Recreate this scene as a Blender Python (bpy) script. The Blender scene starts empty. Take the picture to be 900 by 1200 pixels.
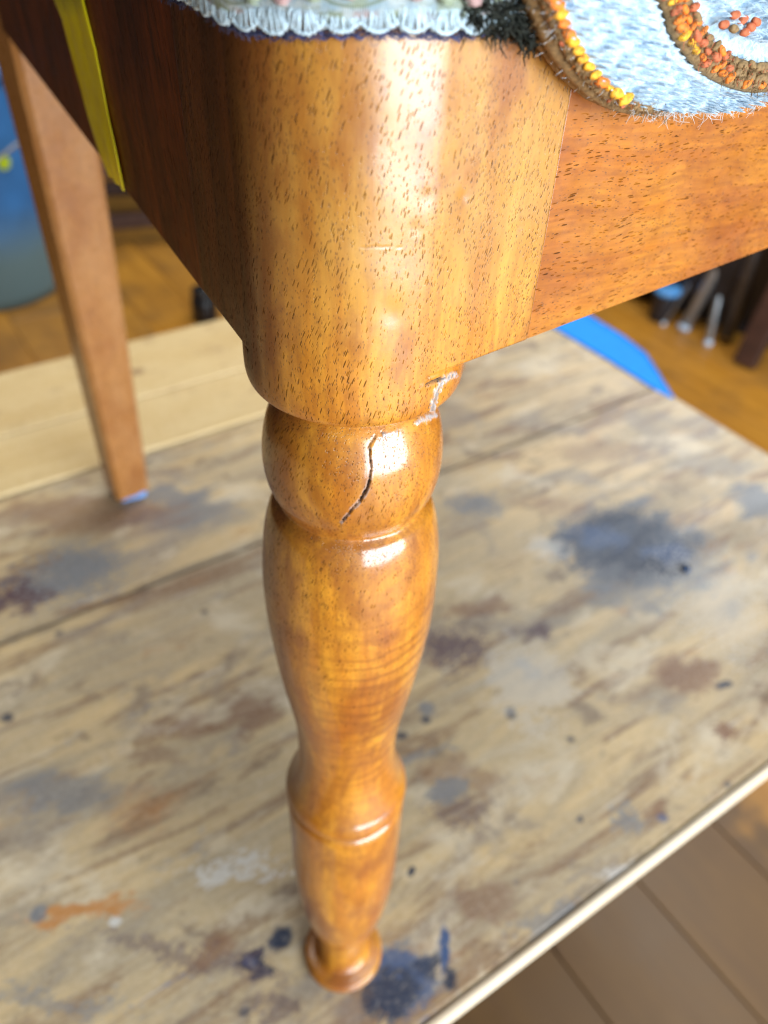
import bpy, bmesh, math, random
import numpy as np
from mathutils import Vector, Matrix, noise as mn
random.seed(7); rng = np.random.default_rng(7)
S = bpy.context.scene
C = S.collection
PI = math.pi
# ------------------------------------------------------------------ camera
FP = 933.0; H = 0.42                      # focal length in photo pixels, height above bench
D = np.array([-59, 1080, FP]); D = D / np.linalg.norm(D); U = -D
zc = np.array([0, 0, 1.0]); F = zc - (zc @ U) * U; F /= np.linalg.norm(F)
Rv = np.cross(F, U); Rv = Rv if Rv[0] > 0 else -Rv
M = np.array([Rv, F, U])                  # camera (x right, y down, z forward) -> world
def ray(x, y): return M @ np.array([x - 450, y - 600, FP])
_r = ray(402, 1113); CAM = np.array([_r[0] * H / _r[2], _r[1] * H / _r[2], H])
def at(x, y, z=0.0):
    r = ray(x, y); return CAM + r * ((z - H) / r[2])
def onplane(x, y, n, d):
    r = ray(x, y); return CAM + r * ((d - n @ CAM) / (n @ r))
def proj(P):
    c = (np.asarray(P) - CAM) @ M; return 450 + FP * c[..., 0] / c[..., 2], 600 + FP * c[..., 1] / c[..., 2]
cd = bpy.data.cameras.new('camera'); cam = bpy.data.objects.new('camera', cd); C.objects.link(cam)
B = np.column_stack([M @ [1, 0, 0], M @ [0, -1, 0], M @ [0, 0, -1]])
m4 = Matrix.Identity(4)
for i in range(3):
    for j in range(3): m4[i][j] = B[i, j]
    m4[i][3] = CAM[i]
cam.matrix_world = m4
cd.sensor_fit = 'VERTICAL'; cd.sensor_height = 36; cd.lens = FP / 1200 * 36
cd.clip_start = 0.01; cd.clip_end = 60
cd.dof.use_dof = True; cd.dof.focus_distance = 0.155; cd.dof.aperture_fstop = 12.5
S.camera = cam
# ------------------------------------------------------------------ light
w = bpy.data.worlds.new('World'); S.world = w; w.use_nodes = True
bg = w.node_tree.nodes['Background']; bg.inputs[0].default_value = (1.0, 0.90, 0.80, 1); bg.inputs[1].default_value = 0.045
def area(name, loc, target, sx, sy, e, col):
    l = bpy.data.lights.new(name, 'AREA'); l.shape = 'RECTANGLE'; l.size = sx; l.size_y = sy; l.energy = e; l.color = col
    o = bpy.data.objects.new(name, l); C.objects.link(o); o.location = loc
    o.rotation_euler = (Vector(target) - Vector(loc)).to_track_quat('-Z', 'Y').to_euler(); return o
az = math.radians(-45)
area('window_light', (1.7 * math.cos(az), 1.7 * math.sin(az), 0.47), (0, 0, 0.35), 1.7, 1.3, 96, (0.82, 0.92, 1.0))
area('far_window_light', (1.5, 3.0, 1.9), (0.2, 0.5, 0), 1.2, 1.3, 40, (0.80, 0.90, 1.0))
area('overhead_fill', (0.3, 0.9, 2.2), (0, 0.4, 0), 2.2, 2.0, 52, (1.0, 0.96, 0.88))  # soft overhead fill added to brighten the bench top
S.view_settings.view_transform = 'Standard'; S.view_settings.look = 'None'
S.view_settings.exposure = 0.08; S.view_settings.gamma = 1
S.render.engine = 'CYCLES'; S.cycles.use_denoising = True; S.cycles.filter_width = 1.2
# ------------------------------------------------------------------ helpers
def link(name, me, mat=None, parent=None):
    o = bpy.data.objects.new(name, me); C.objects.link(o)
    if mat is not None and not me.materials: me.materials.append(mat)
    if parent: o.parent = parent
    return o
def mesh(name, vs, fs, smooth=False):
    me = bpy.data.meshes.new(name); me.from_pydata([tuple(map(float, v)) for v in vs], [], fs); me.update()
    if smooth: me.polygons.foreach_set('use_smooth', [True] * len(me.polygons))
    return me
def frombm(name, bm, smooth=False):
    me = bpy.data.meshes.new(name); bm.normal_update(); bm.to_mesh(me); bm.free()
    if smooth: me.polygons.foreach_set('use_smooth', [True] * len(me.polygons))
    return me
def tag(o, label=None, cat=None, group=None, kind=None):
    if label: o['label'] = label
    if cat: o['category'] = cat
    if group: o['group'] = group
    if kind: o['kind'] = kind
    return o
def empty(name, loc=(0, 0, 0), rz=0):
    o = bpy.data.objects.new(name, None); C.objects.link(o); o.location = loc; o.rotation_euler = (0, 0, rz); o.empty_display_size = .02; return o
def box(x0, x1, y0, y1, z0, z1, bev=0, seg=2, bm=None):
    b = bmesh.new(); bmesh.ops.create_cube(b, size=1)
    for v in b.verts:
        v.co = Vector((x0 + (v.co.x + .5) * (x1 - x0), y0 + (v.co.y + .5) * (y1 - y0), z0 + (v.co.z + .5) * (z1 - z0)))
    if bev: bmesh.ops.bevel(b, geom=b.edges[:], offset=bev, segments=seg, profile=.5, affect='EDGES')
    return b
def tube(pts, rad, n=8, caps=True):
    pts = [Vector(p) for p in pts]; vs = []; fs = []
    for i, p in enumerate(pts):
        t = (pts[min(i + 1, len(pts) - 1)] - pts[max(i - 1, 0)]).normalized()
        a = t.orthogonal().normalized() if i == 0 else (a - a.dot(t) * t).normalized()
        b = t.cross(a); r = rad[i] if hasattr(rad, '__len__') else rad
        for k in range(n):
            vs.append(p + (a * math.cos(2 * PI * k / n) + b * math.sin(2 * PI * k / n)) * r)
        if i:
            o = (i - 1) * n
            for k in range(n): fs.append((o + k, o + (k + 1) % n, o + n + (k + 1) % n, o + n + k))
    if caps: fs.append(tuple(range(n - 1, -1, -1))); e = (len(pts) - 1) * n; fs.append(tuple(range(e, e + n)))
    return vs, fs
class Acc:
    def __init__(s): s.v = []; s.f = []
    def add(s, vf):
        o = len(s.v); s.v += list(vf[0]); s.f += [tuple(i + o for i in f) for f in vf[1]]
    def me(s, name, smooth=True): return mesh(name, s.v, s.f, smooth)
def lathe(prof, n=48):
    vs = []; fs = []
    for r, z in prof:
        for k in range(n): vs.append((r * math.cos(2 * PI * k / n), r * math.sin(2 * PI * k / n), z))
    for i in range(len(prof) - 1):
        for k in range(n): fs.append((i * n + k, i * n + (k + 1) % n, (i + 1) * n + (k + 1) % n, (i + 1) * n + k))
    fs.append(tuple(range(n - 1, -1, -1))); e = (len(prof) - 1) * n; fs.append(tuple(range(e, e + n)))
    return vs, fs
# ------------------------------------------------------------------ node helper
class NT:
    def __init__(s, name):
        s.m = bpy.data.materials.new(name); s.m.use_nodes = True; s.t = s.m.node_tree; s.n = s.t.nodes; s.l = s.t.links
        s.b = s.n['Principled BSDF']; s.tc = s.n.new('ShaderNodeTexCoord')
    def put(s, sock, v):
        if isinstance(v, bpy.types.NodeSocket): s.l.new(v, sock)
        else:
            if hasattr(v, '__len__') and len(v) == 3 and sock.type == 'RGBA': v = (*v, 1)
            sock.default_value = v
    def map(s, v=None, loc=(0, 0, 0), rot=(0, 0, 0), scale=(1, 1, 1), kind='POINT'):
        n = s.n.new('ShaderNodeMapping'); n.vector_type = kind; s.put(n.inputs['Vector'], v or s.tc.outputs['Object'])
        n.inputs['Location'].default_value = loc; n.inputs['Rotation'].default_value = rot; n.inputs['Scale'].default_value = scale
        return n.outputs[0]
    def noise(s, v, scale=1, detail=3, rough=.5, dist=0, col=False):
        n = s.n.new('ShaderNodeTexNoise'); s.put(n.inputs['Vector'], v); n.inputs['Scale'].default_value = scale
        n.inputs['Detail'].default_value = detail; n.inputs['Roughness'].default_value = rough; n.inputs['Distortion'].default_value = dist
        return n.outputs['Color' if col else 'Fac']
    def vor(s, v, scale=1, out='Distance', feat='F1', rand=1):
        n = s.n.new('ShaderNodeTexVoronoi'); n.feature = feat; s.put(n.inputs['Vector'], v); n.inputs['Scale'].default_value = scale
        n.inputs['Randomness'].default_value = rand; return n.outputs[out]
    def wave(s, v, scale, dist=2, detail=2, ds=1, dirn='Z'):
        n = s.n.new('ShaderNodeTexWave'); s.put(n.inputs['Vector'], v); n.bands_direction = dirn
        n.inputs['Scale'].default_value = scale; n.inputs['Distortion'].default_value = dist
        n.inputs['Detail'].default_value = detail; n.inputs['Detail Scale'].default_value = ds; return n.outputs['Fac']
    def rng(s, v, a, b, c=0, d=1, smooth=False):
        n = s.n.new('ShaderNodeMapRange'); n.interpolation_type = 'SMOOTHSTEP' if smooth else 'LINEAR'
        s.put(n.inputs[0], v)
        for i, x in enumerate((a, b, c, d)): n.inputs[i + 1].default_value = x
        return n.outputs[0]
    def mth(s, op, a, b=0.0, c=None):
        n = s.n.new('ShaderNodeMath'); n.operation = op; s.put(n.inputs[0], a); s.put(n.inputs[1], b)
        if c is not None: s.put(n.inputs[2], c)
        return n.outputs[0]
    def length(s, v):
        n = s.n.new('ShaderNodeVectorMath'); n.operation = 'LENGTH'; s.put(n.inputs[0], v); return n.outputs['Value']
    def mix(s, f, a, b, mode='MIX'):
        n = s.n.new('ShaderNodeMix'); n.data_type = 'RGBA'; n.blend_type = mode
        s.put(n.inputs[0], f); s.put(n.inputs[6], a); s.put(n.inputs[7], b); return n.outputs[2]
    def bump(s, h, strength=.3, dist=.001, normal=None):
        n = s.n.new('ShaderNodeBump'); s.put(n.inputs['Height'], h); n.inputs['Strength'].default_value = strength
        n.inputs['Distance'].default_value = dist
        if normal: s.l.new(normal, n.inputs['Normal'])
        return n.outputs[0]
    def attr(s, name):
        n = s.n.new('ShaderNodeAttribute'); n.attribute_name = name; return n.outputs['Fac']
    def out(s, color=None, rough=None, normal=None, **kw):
        if color is not None: s.put(s.b.inputs['Base Color'], color)
        if rough is not None: s.put(s.b.inputs['Roughness'], rough)
        if normal is not None: s.put(s.b.inputs['Normal'], normal)
        for k, v in kw.items(): s.put(s.b.inputs[k.replace('_', ' ')], v)
        return s.m
def plain(name, col, rough=.5, spot=.25, scale=60, **kw):
    t = NT(name); v = t.map()
    n = t.noise(v, scale, 4, .6); n2 = t.noise(v, scale * 6, 3)
    c = t.mix(t.rng(n, .3, .7), tuple(x * (1 - spot) for x in col), tuple(min(1, x * (1 + spot)) for x in col))
    return t.out(c, t.rng(n2, .3, .7, max(.05, rough - .08), rough + .08), t.bump(n2, .25, .0004), **kw)
# pored varnished walnut-like wood; local Z of the rotated space is the grain
def wood(name, c1, c2, c3, rot=(0, 0, 0), pore=1.0, pcol=(.035, .014, .006), curl=0.0, coat=.75, crough=.13, sc=1.0, attr=False, streak=.4, post=False):
    t = NT(name); g = t.map(rot=rot)
    warp = t.noise(g, 45, 2, .5, col=True)
    gw = t.n.new('ShaderNodeVectorMath'); gw.operation = 'MULTIPLY_ADD'; t.l.new(warp, gw.inputs[0]); gw.inputs[1].default_value = (.004, .004, .004); t.l.new(g, gw.inputs[2]); gw = gw.outputs[0]
    fine = t.noise(t.map(gw, scale=(900 * sc, 900 * sc, 60 * sc)), 1, 4, .6)
    band = t.noise(t.map(gw, scale=(130 * sc, 130 * sc, 14 * sc)), 1, 4, .6, .6)
    blot = t.noise(t.map(g, scale=(34, 34, 22)), 1, 4, .62, .4)
    c = t.mix(t.rng(band, .3, .7, smooth=True), c1, c2)
    c = t.mix(t.rng(blot, .42, .72, 0, .75, True), c, c3)
    c = t.mix(t.rng(fine, .35, .75, 0, streak), c, tuple(x * .45 for x in c3))
    mott = t.noise(t.map(g, scale=(420, 420, 260)), 1, 4, .7)
    c = t.mix(t.rng(mott, .5, .78, 0, .5), c, tuple(x * .6 for x in c3))
    h = t.mth('MULTIPLY', fine, .25)
    if curl:      # ripple figure across the grain, only where the turning shows it
        wv = t.wave(t.map(gw, rot=(.22, .1, 0), scale=(14, 14, 56)), 1.0, 9.0, 4, 1.6, 'Z')
        zpos = t.n.new('ShaderNodeSeparateXYZ'); t.l.new(t.tc.outputs['Object'], zpos.inputs[0])
        zm = t.mth('MULTIPLY', t.rng(zpos.outputs[2], .14, .20, 0, 1, True), t.rng(zpos.outputs[2], .245, .285, 1, 0, True))
        xm = t.rng(zpos.outputs[0], -.014, .010, .15, 1, True)
        f = t.mth('MULTIPLY', t.mth('MULTIPLY', t.rng(wv, .5, .95, 0, curl, True), zm), xm)
        c = t.mix(f, c, tuple(x * .5 for x in c3))
    if post:
        oz = t.n.new('ShaderNodeSeparateXYZ'); t.l.new(t.tc.outputs['Object'], oz.inputs[0])
        c = t.mix(t.rng(oz.outputs[2], .33, .37, 0, .55, True), c, t.mix(t.rng(band, .3, .7), (.33, .155, .026), (.44, .25, .058)))
        am = t.noise(t.map(g, scale=(60, 60, 26)), 1, 5, .65, .5); c = t.mix(t.rng(am, .46, .66, 0, .75, True), c, (.24, .065, .006))
    if post:      # dark wood streaks, plus shade painted into the block's unlit left flank
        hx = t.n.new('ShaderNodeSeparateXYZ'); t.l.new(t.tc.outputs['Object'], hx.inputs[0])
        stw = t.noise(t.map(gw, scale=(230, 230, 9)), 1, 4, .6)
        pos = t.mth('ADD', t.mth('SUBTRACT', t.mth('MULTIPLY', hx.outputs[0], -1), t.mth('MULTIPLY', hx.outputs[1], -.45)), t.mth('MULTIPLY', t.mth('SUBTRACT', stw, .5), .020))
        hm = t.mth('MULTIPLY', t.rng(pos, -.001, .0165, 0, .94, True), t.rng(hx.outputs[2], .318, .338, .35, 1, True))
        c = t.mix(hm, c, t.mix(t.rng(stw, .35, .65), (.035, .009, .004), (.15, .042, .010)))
    # pores: short dark dashes cut along the grain
    gp = t.map(t.map(gw, rot=(0, -.30, 0) if post else (0, 0.05, 0)), scale=(2900 * sc, 2900 * sc, 400 * sc))
    d = t.vor(gp, 1.0); cid = t.vor(gp, 1.0, 'Color')
    sx = t.n.new('ShaderNodeSeparateColor'); t.l.new(cid, sx.inputs[0])
    dens = t.rng(t.noise(t.map(g, scale=(110, 110, 28)), 1, 4, .6), .34, .58, .25, 1.0)
    if post:
        zz = t.n.new('ShaderNodeSeparateXYZ'); t.l.new(t.tc.outputs['Object'], zz.inputs[0])
        dens = t.mth('MULTIPLY', dens, t.rng(zz.outputs[2], .22, .30, .12, 1, True))
    on = t.mth('LESS_THAN', sx.outputs[0], t.mth('MULTIPLY', dens, pore))
    szn = t.rng(sx.outputs[1], 0, 1, .10, .46)
    pm = t.mth('MULTIPLY', on, t.rng(t.mth('SUBTRACT', d, szn), -.10, .06, 1, 0, True))
    c = t.mix(t.mth('MULTIPLY', pm, t.rng(sx.outputs[2], 0, 1, .35, .85)), c, pcol)
    gp2 = t.map(gw, scale=(3400 * sc, 3400 * sc, 1000 * sc)); d2 = t.vor(gp2, 1.0)
    c2_ = t.vor(gp2, 1.0, 'Color'); s2 = t.n.new('ShaderNodeSeparateColor'); t.l.new(c2_, s2.inputs[0])
    on2 = t.mth('LESS_THAN', s2.outputs[0], t.mth('MULTIPLY', dens, pore * .5)); pm2 = t.mth('MULTIPLY', on2, t.rng(d2, .2, .42, .7, 0, True))
    c = t.mix(pm2, c, tuple(x * 1.6 for x in pcol))
    h = t.mth('SUBTRACT', h, pm)
    rr = t.rng(t.noise(t.map(g, scale=(90, 90, 60)), 1, 5, .7), .3, .7, .42, .6)
    if attr:
        c = t.mix(t.mth('MULTIPLY', t.attr('glue'), .7), c, (.40, .44, .47)); a = t.attr('crack'); c = t.mix(a, c, (.03, .022, .018)); rr = t.mix(a, rr, (.9, .9, .9))
    peel = t.noise(t.map(g, scale=(700, 700, 700)), 1, 2)
    nb = t.bump(t.mth('ADD', h, t.mth('MULTIPLY', peel, .35)), .45, .00012)
    t.b.inputs['Coat Weight'].default_value = coat; t.b.inputs['Coat IOR'].default_value = 1.78
    cr = t.rng(t.noise(t.map(g, scale=(160, 160, 160)), 1, 4), .3, .7, crough * .7, crough * 1.5)
    if post:
        hz = t.n.new('ShaderNodeSeparateXYZ'); t.l.new(t.tc.outputs['Object'], hz.inputs[0]); cr = t.mth('ADD', cr, t.rng(hz.outputs[2], .322, .334, 0, .15, True))
    sp_ = .5 if coat > .2 else .2; cw = t.mth('MULTIPLY', t.rng(pm, 0, .8, coat, coat * .3), t.rng(t.attr('crack'), 0, .6, 1, 0) if attr else 1.0); sv = t.rng(pm, 0, .5, sp_, .05)
    if post: flank_gloss = t.rng(hm, 0, .9, 1, .16); cw = t.mth('MULTIPLY', cw, flank_gloss); sv = t.mth('MULTIPLY', sv, t.rng(hm, 0, .9, 1, .45))  # gloss lowered on the flank so its painted shade stays dark
    t.put(t.b.inputs['Coat Weight'], cw); t.put(t.b.inputs['Specular IOR Level'], sv)
    t.put(t.b.inputs['Coat Roughness'], cr); t.put(t.b.inputs['Coat Normal'], nb)
    return t.out(c, rr, nb)
# ================================================================== floor
FZ = -0.5
eA = math.radians(35.5)                                       # bench grain direction
e2 = np.array([math.cos(eA), math.sin(eA), 0]); p2 = np.array([-math.sin(eA), math.cos(eA), 0])
def floor_mat():
    t = NT('honey_floorboards'); oi = t.n.new('ShaderNodeObjectInfo')
    off = t.n.new('ShaderNodeCombineXYZ'); t.l.new(t.mth('MULTIPLY', oi.outputs['Random'], 40), off.inputs[0]); t.l.new(t.mth('MULTIPLY', oi.outputs['Random'], 11), off.inputs[2])
    va = t.n.new('ShaderNodeVectorMath'); t.l.new(t.tc.outputs['Object'], va.inputs[0]); t.l.new(off.outputs[0], va.inputs[1]); v = va.outputs[0]
    g = t.noise(t.map(v, scale=(40, 4, 40)), 1, 5, .6, .5); b = t.noise(v, 6, 5, .65)
    c = t.mix(t.rng(g, .3, .7), (.48, .20, .022), (.70, .32, .04))
    c = t.mix(t.rng(b, .45, .7, 0, .7), c, (.17, .085, .03))
    c = t.mix(t.mth('MULTIPLY', oi.outputs['Random'], .45), c, (.24, .125, .04))
    cx, cy = at(660, 1150, FZ) @ e2, at(660, 1150, FZ) @ p2
    q = t.length(t.map(None, loc=(float(cx), float(cy), 0), scale=(.42, .60, 1), kind='TEXTURE')); q = t.mth('ADD', q, t.mth('MULTIPLY', t.mth('SUBTRACT', b, .5), 1.6))
    c = t.mix(t.rng(q, .7, 1.1, .85, 0, True), c, t.mix(t.rng(b, .35, .65), (.045, .032, .024), (.085, .050, .026)))
    k = t.vor(t.map(v, scale=(9, 3.5, 9)), 1.0); c = t.mix(t.rng(k, .06, .11, .85, 0), c, (.05, .02, .01))
    return t.out(c, t.rng(b, .3, .7, .3, .5), t.bump(g, .3, .0006))
MF = floor_mat()
fl = link('floor', mesh('floor', [(-6, -6, -.03), (6, -6, -.03), (6, 6, -.03), (-6, 6, -.03)], [(0, 1, 2, 3)]), plain('floor_gap', (.09, .05, .025), .9))
fl.location = (0, 0, FZ); fl.rotation_euler = (0, 0, eA); tag(fl, kind='structure')
PW = 0.135
# the seam seen beyond the near edge of the bench fixes the phase of the boards (local x across, y along)
ph = float(at(866, 994, FZ) @ e2)
for k in range(-22, 23):
    x0 = ph + k * PW
    y = -3.2 - rng.random() * 1.2
    while y < 3.6:
        L = 1.3 + rng.random() * 1.4
        b = box(x0 + .0005, x0 + PW - .0005, y + .001, y + L - .001, -.018, rng.uniform(-.0005, .0005), .0012, 1)
        o = link('floorboard', frombm('floorboard', b), MF, fl); y += L
# ================================================================== bench
bench = empty('workbench', (0, 0, 0), eA)
tag(bench, 'old workbench top of stained scratched boards with bare pale front edge', 'workbench')
TH = 0.016
def L2(x, y):                                                   # photo pixel -> bench local coordinates
    p = at(x, y); return float(p @ e2), float(p @ p2)
def stain_r(x, y, rx, ry):
    c = (at(x, y) - CAM) @ M; d = c[2]; r = ray(x, y); el = -r[2] / np.linalg.norm(r)
    return rx * d / FP, ry * d / FP / el
def bench_mat(name, worn):
    t = NT(name); v = t.map()
    n1 = t.noise(t.map(v, scale=(4.5, 30, 8)), 1, 7, .66, .9); n2 = t.noise(t.map(v, loc=(3, 1, 0), scale=(7, 42, 10)), 1, 7, .68, 1.0)
    n3 = t.noise(t.map(v, loc=(7, 5, 0), scale=(24, 40, 20)), 1, 6, .7, .6); n4 = t.noise(t.map(v, scale=(22, 420, 60)), 1, 4, .6)
    fleck = t.noise(t.map(v, scale=(260, 420, 200)), 1, 4, .7)
    if worn:
        c = t.mix(t.rng(n1, .3, .66, smooth=True), (.68, .495, .25), (.40, .32, .21))
        c = t.mix(t.rng(n2, .50, .62, 0, .8, True), c, (.22, .12, .06))
        c = t.mix(t.rng(t.noise(t.map(v, loc=(2, 9, 0), scale=(9, 16, 10)), 1, 6, .66, .7), .5, .64, 0, .6, True), c, (.24, .21, .19))
        c = t.mix(t.rng(t.noise(t.map(v, loc=(5, 2, 0), scale=(14, 22, 10)), 1, 6, .68, .5), .52, .66, 0, .75, True), c, (.68, .58, .42))
        c = t.mix(t.rng(n3, .56, .68, 0, .6, True), c, (.12, .075, .055))
        c = t.mix(t.rng(t.noise(t.map(v, loc=(1, 4, 0), scale=(16, 34, 10)), 1, 5, .7, .5), .60, .72, 0, .7, True), c, (.42, .19, .06))
        c = t.mix(t.rng(t.noise(t.map(v, loc=(8, 4, 0), scale=(20, 30, 10)), 1, 6, .75, .5), .60, .72, 0, .6, True), c, (.21, .245, .30))
        c = t.mix(t.rng(n4, .5, .8, 0, .3), c, (.26, .17, .10))
        # dry scratches along and across
        sc = t.noise(t.map(v, rot=(0, 0, .35), scale=(14, 300, 10)), 1, 3, .5, .2)
        c = t.mix(t.mth('MULTIPLY', t.rng(sc, .66, .72, 0, .6), t.rng(n2, .4, .6)), c, (.72, .70, .66))
        kn = t.vor(t.map(v, scale=(34, 46, 10)), 1.0); kc = t.n.new('ShaderNodeSeparateColor'); t.l.new(t.vor(t.map(v, scale=(34, 46, 10)), 1.0, 'Color'), kc.inputs[0])
        dots = t.mth('MULTIPLY', t.rng(kn, .07, .12, .8, 0), t.mth('LESS_THAN', kc.outputs[0], .22)); c = t.mix(dots, c, (.05, .05, .07))
    else:
        c = t.mix(t.rng(n4, .3, .7), (.68, .50, .24), (.58, .40, .17))
        c = t.mix(t.rng(n1, .4, .7, 0, .7), c, (.72, .56, .30)); c = t.mix(t.rng(n3, .55, .72, 0, .5, True), c, (.33, .20, .10))
        kn = t.vor(t.map(v, loc=(.3, 1.4, 0), scale=(10, 14, 10)), 1.0); c = t.mix(t.rng(kn, .05, .12, .7, 0, True), c, (.20, .09, .04))
    blue, black, brown, purp, grey, orange, white = (.022, .075, .21), (.006, .018, .050), (.20, .085, .04), (.10, .055, .065), (.17, .18, .20), (.52, .22, .05), (.66, .64, .60)
    ST = [(738, 640, 100, 56, grey, 0, .9), (742, 640, 96, 48, black, 0, 1), (742, 640, 100, 46, black, 0, 1), (742, 645, 84, 34, black, 0, 1), (700, 628, 36, 16, blue, 0, .5), (785, 650, 34, 14, blue, 0, .5), (735, 690, 60, 30, grey, 0, .5),
          (555, 590, 34, 16, grey, 0, .8), (892, 588, 40, 22, grey, 0, .85), (30, 688, 44, 28, purp, 0, .95), (88, 668, 62, 34, grey, .2, .85), (800, 790, 46, 22, brown, 0, .7),
          (628, 742, 20, 14, purp, 0, .8), (530, 758, 50, 24, purp, 0, .85), (560, 712, 40, 10, brown, .3, .6), (300, 836, 34, 22, brown, 0, .6), (225, 850, 60, 12, brown, 0, .5), (215, 600, 70, 18, grey, .3, .7),
          (530, 900, 46, 20, brown, 0, .45), (540, 950, 40, 24, purp, 0, .55), (520, 925, 26, 16, grey, 0, .7), (95, 1072, 62, 9, orange, .12, .9), (130, 1060, 34, 6, orange, .12, .8),
          (329, 1100, 15, 16, black, 0, 1), (300, 1130, 24, 9, black, 0, .9), (292, 1127, 10, 6, blue, 0, .7), (472, 1145, 76, 52, grey, 0, .8), (465, 1150, 56, 40, blue, 0, .7), (450, 1165, 50, 32, black, 0, .8), (500, 1135, 26, 18, black, 0, .7), (521, 1112, 8, 30, blue, 0, .9), (528, 1148, 10, 14, black, 0, .9),
          (848, 802, 13, 4, black, .3, .9), (599, 836, 8, 8, black, 0, .7), (850, 857, 15, 10, brown, 0, .8), (482, 1021, 5, 5, black, 0, 1), (680, 960, 5, 5, black, 0, 1), (668, 866, 6, 4, black, 0, .8), (498, 843, 8, 5, black, 0, .8), (470, 862, 8, 6, black, 0, .7), (500, 830, 12, 10, grey, 0, .7),
          (770, 955, 20, 10, brown, 0, .7), (776, 958, 9, 5, blue, 0, .6), (735, 958, 22, 14, grey, 0, .7), (560, 1050, 46, 26, brown, 0, .5), (490, 885, 60, 8, grey, .3, .6),
          (230, 1120, 130, 12, purp, -.12, .55), (70, 930, 70, 26, grey, .1, .6), (180, 890, 36, 14, brown, 0, .4), (165, 950, 40, 26, orange, 0, .3), (8, 842, 9, 6, black, 0, .8), (45, 1070, 10, 12, grey, 0, .8),
          (270, 1020, 60, 7, white, .05, .7), (290, 1005, 36, 5, white, .1, .7), (135, 1080, 9, 7, white, 0, .8), (215, 1145, 30, 5, blue, .2, .45), (255, 1110, 26, 18, brown, 0, .6), (640, 1080, 60, 20, grey, 0, .6), (735, 1030, 26, 14, white, 0, .5),
          (110, 600, 110, 26, brown, .15, .55), (210, 580, 44, 12, grey, 0, .7), (60, 1170, 90, 12, grey, -.1, .5), (320, 1180, 30, 20, purp, 0, .6), (620, 800, 60, 50, white, 0, .35), (840, 700, 60, 60, white, 0, .3), (640, 640, 30, 14, white, 0, .4),
          (700, 530, 60, 12, brown, .1, .35), (640, 590, 50, 12, brown, 0, .4), (830, 545, 60, 14, grey, 0, .4)]
    if worn:
        xy = t.n.new('ShaderNodeSeparateXYZ'); t.l.new(v, xy.inputs[0])
        for q0 in (.284, .437, -.048):
            dq = t.mth('ADD', t.mth('ABSOLUTE', t.mth('SUBTRACT', xy.outputs[1], q0)), t.mth('MULTIPLY', t.mth('SUBTRACT', n2, .5), .03))
            c = t.mix(t.rng(dq, .0010, .0050, .5, 0, True), c, (.10, .075, .06))
    # a rim of darker dirt hugging parts of the seams is left to the noise; named stains follow
    def warp(vv, sc, amt):
        nn_ = t.noise(t.map(v, scale=sc), 1, 4, .65, col=True); sub = t.n.new('ShaderNodeVectorMath'); sub.operation = 'SUBTRACT'; t.l.new(nn_, sub.inputs[0]); sub.inputs[1].default_value = (.5, .5, .5)
        ma = t.n.new('ShaderNodeVectorMath'); ma.operation = 'MULTIPLY_ADD'; t.l.new(sub.outputs[0], ma.inputs[0]); ma.inputs[1].default_value = amt; t.l.new(vv, ma.inputs[2]); return ma.outputs[0]
    vw = warp(warp(v, (38, 60, 20), (.050, .026, 0)), (140, 220, 60), (.018, .010, 0)); vf = warp(v, (140, 220, 60), (.007, .005, 0))
    for k, (x, y, rx, ry, col, rot, op) in enumerate(ST if worn else []):
        cx, cy = L2(x, y); a, b = stain_r(x, y, rx, ry)
        q = t.length(t.map(vw if rx > 18 else vf, loc=(cx, cy, 0), rot=(0, 0, -eA + rot + (0.0)), scale=(a, b, 1), kind='TEXTURE'))
        nn = (n3, fleck, n2)[k % 3]
        q = t.mth('ADD', q, t.mth('MULTIPLY', t.mth('ADD', t.mth('SUBTRACT', nn, .5), t.mth('MULTIPLY', t.mth('SUBTRACT', fleck, .5), .6)), (1.6 if col in (black, blue) else 2.8) if rx > 12 else 1.2))
        c = t.mix(t.rng(q, .60, 1.02, min(1, op * 1.1), 0, True), c, col)
    c = t.mix(t.rng(fleck, .5, .75, 0, .25), c, (.16, .12, .10)); c = t.mix(t.rng(fleck, .5, .28, 0, .3), c, (.66, .60, .50))
    h = t.mth('ADD', t.mth('MULTIPLY', n4, .6), t.mth('MULTIPLY', fleck, .5))
    return t.out(c, t.rng(n1, .3, .7, .36, .55), t.bump(h, .5, .0006))
MW = bench_mat('worn_stained_board', True); MP = bench_mat('pale_pine_board', False)
SE = 0.546; SL = -1.0
def board(q0, q1, mat, dz=0, s0=SL, s1=SE):
    b = box(s0, s1, q0 + .0009, q1 - .0009, -TH, dz, .0012, 2)
    bmesh.ops.subdivide_edges(b, edges=[e for e in b.edges if abs(e.verts[0].co.x - e.verts[1].co.x) > .3], cuts=60)
    for v in b.verts:
        v.co.z += .0004 * mn.noise(Vector((v.co.x * 9, v.co.y * 9, 1))); v.co.y += .0005 * mn.noise(Vector((v.co.x * 12, q0, 4)))
    return link('board', frombm('board', b), mat, bench)
board(-.0475, .284, MW); board(.284, .437, MW, -.0008); o = board(.437, .518, MP, .0014); board(.518, .626, MP, .0022)
t = NT('raw_pine_edge'); v = t.map(scale=(10, 300, 260)); n = t.noise(v, 1, 5, .6)
ME = t.out(t.mix(t.rng(n, .3, .7), (.80, .70, .54), (.58, .45, .30)), .6, t.bump(n, .4, .0004))
b = box(SL, SE, -.0515, -.0481, -TH + .001, -.0003, .0008, 2); link('edge_strip', frombm('edge_strip', b), ME, bench)
MD = plain('dusty_trestle_wood', (.20, .13, .07), .6)
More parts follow.
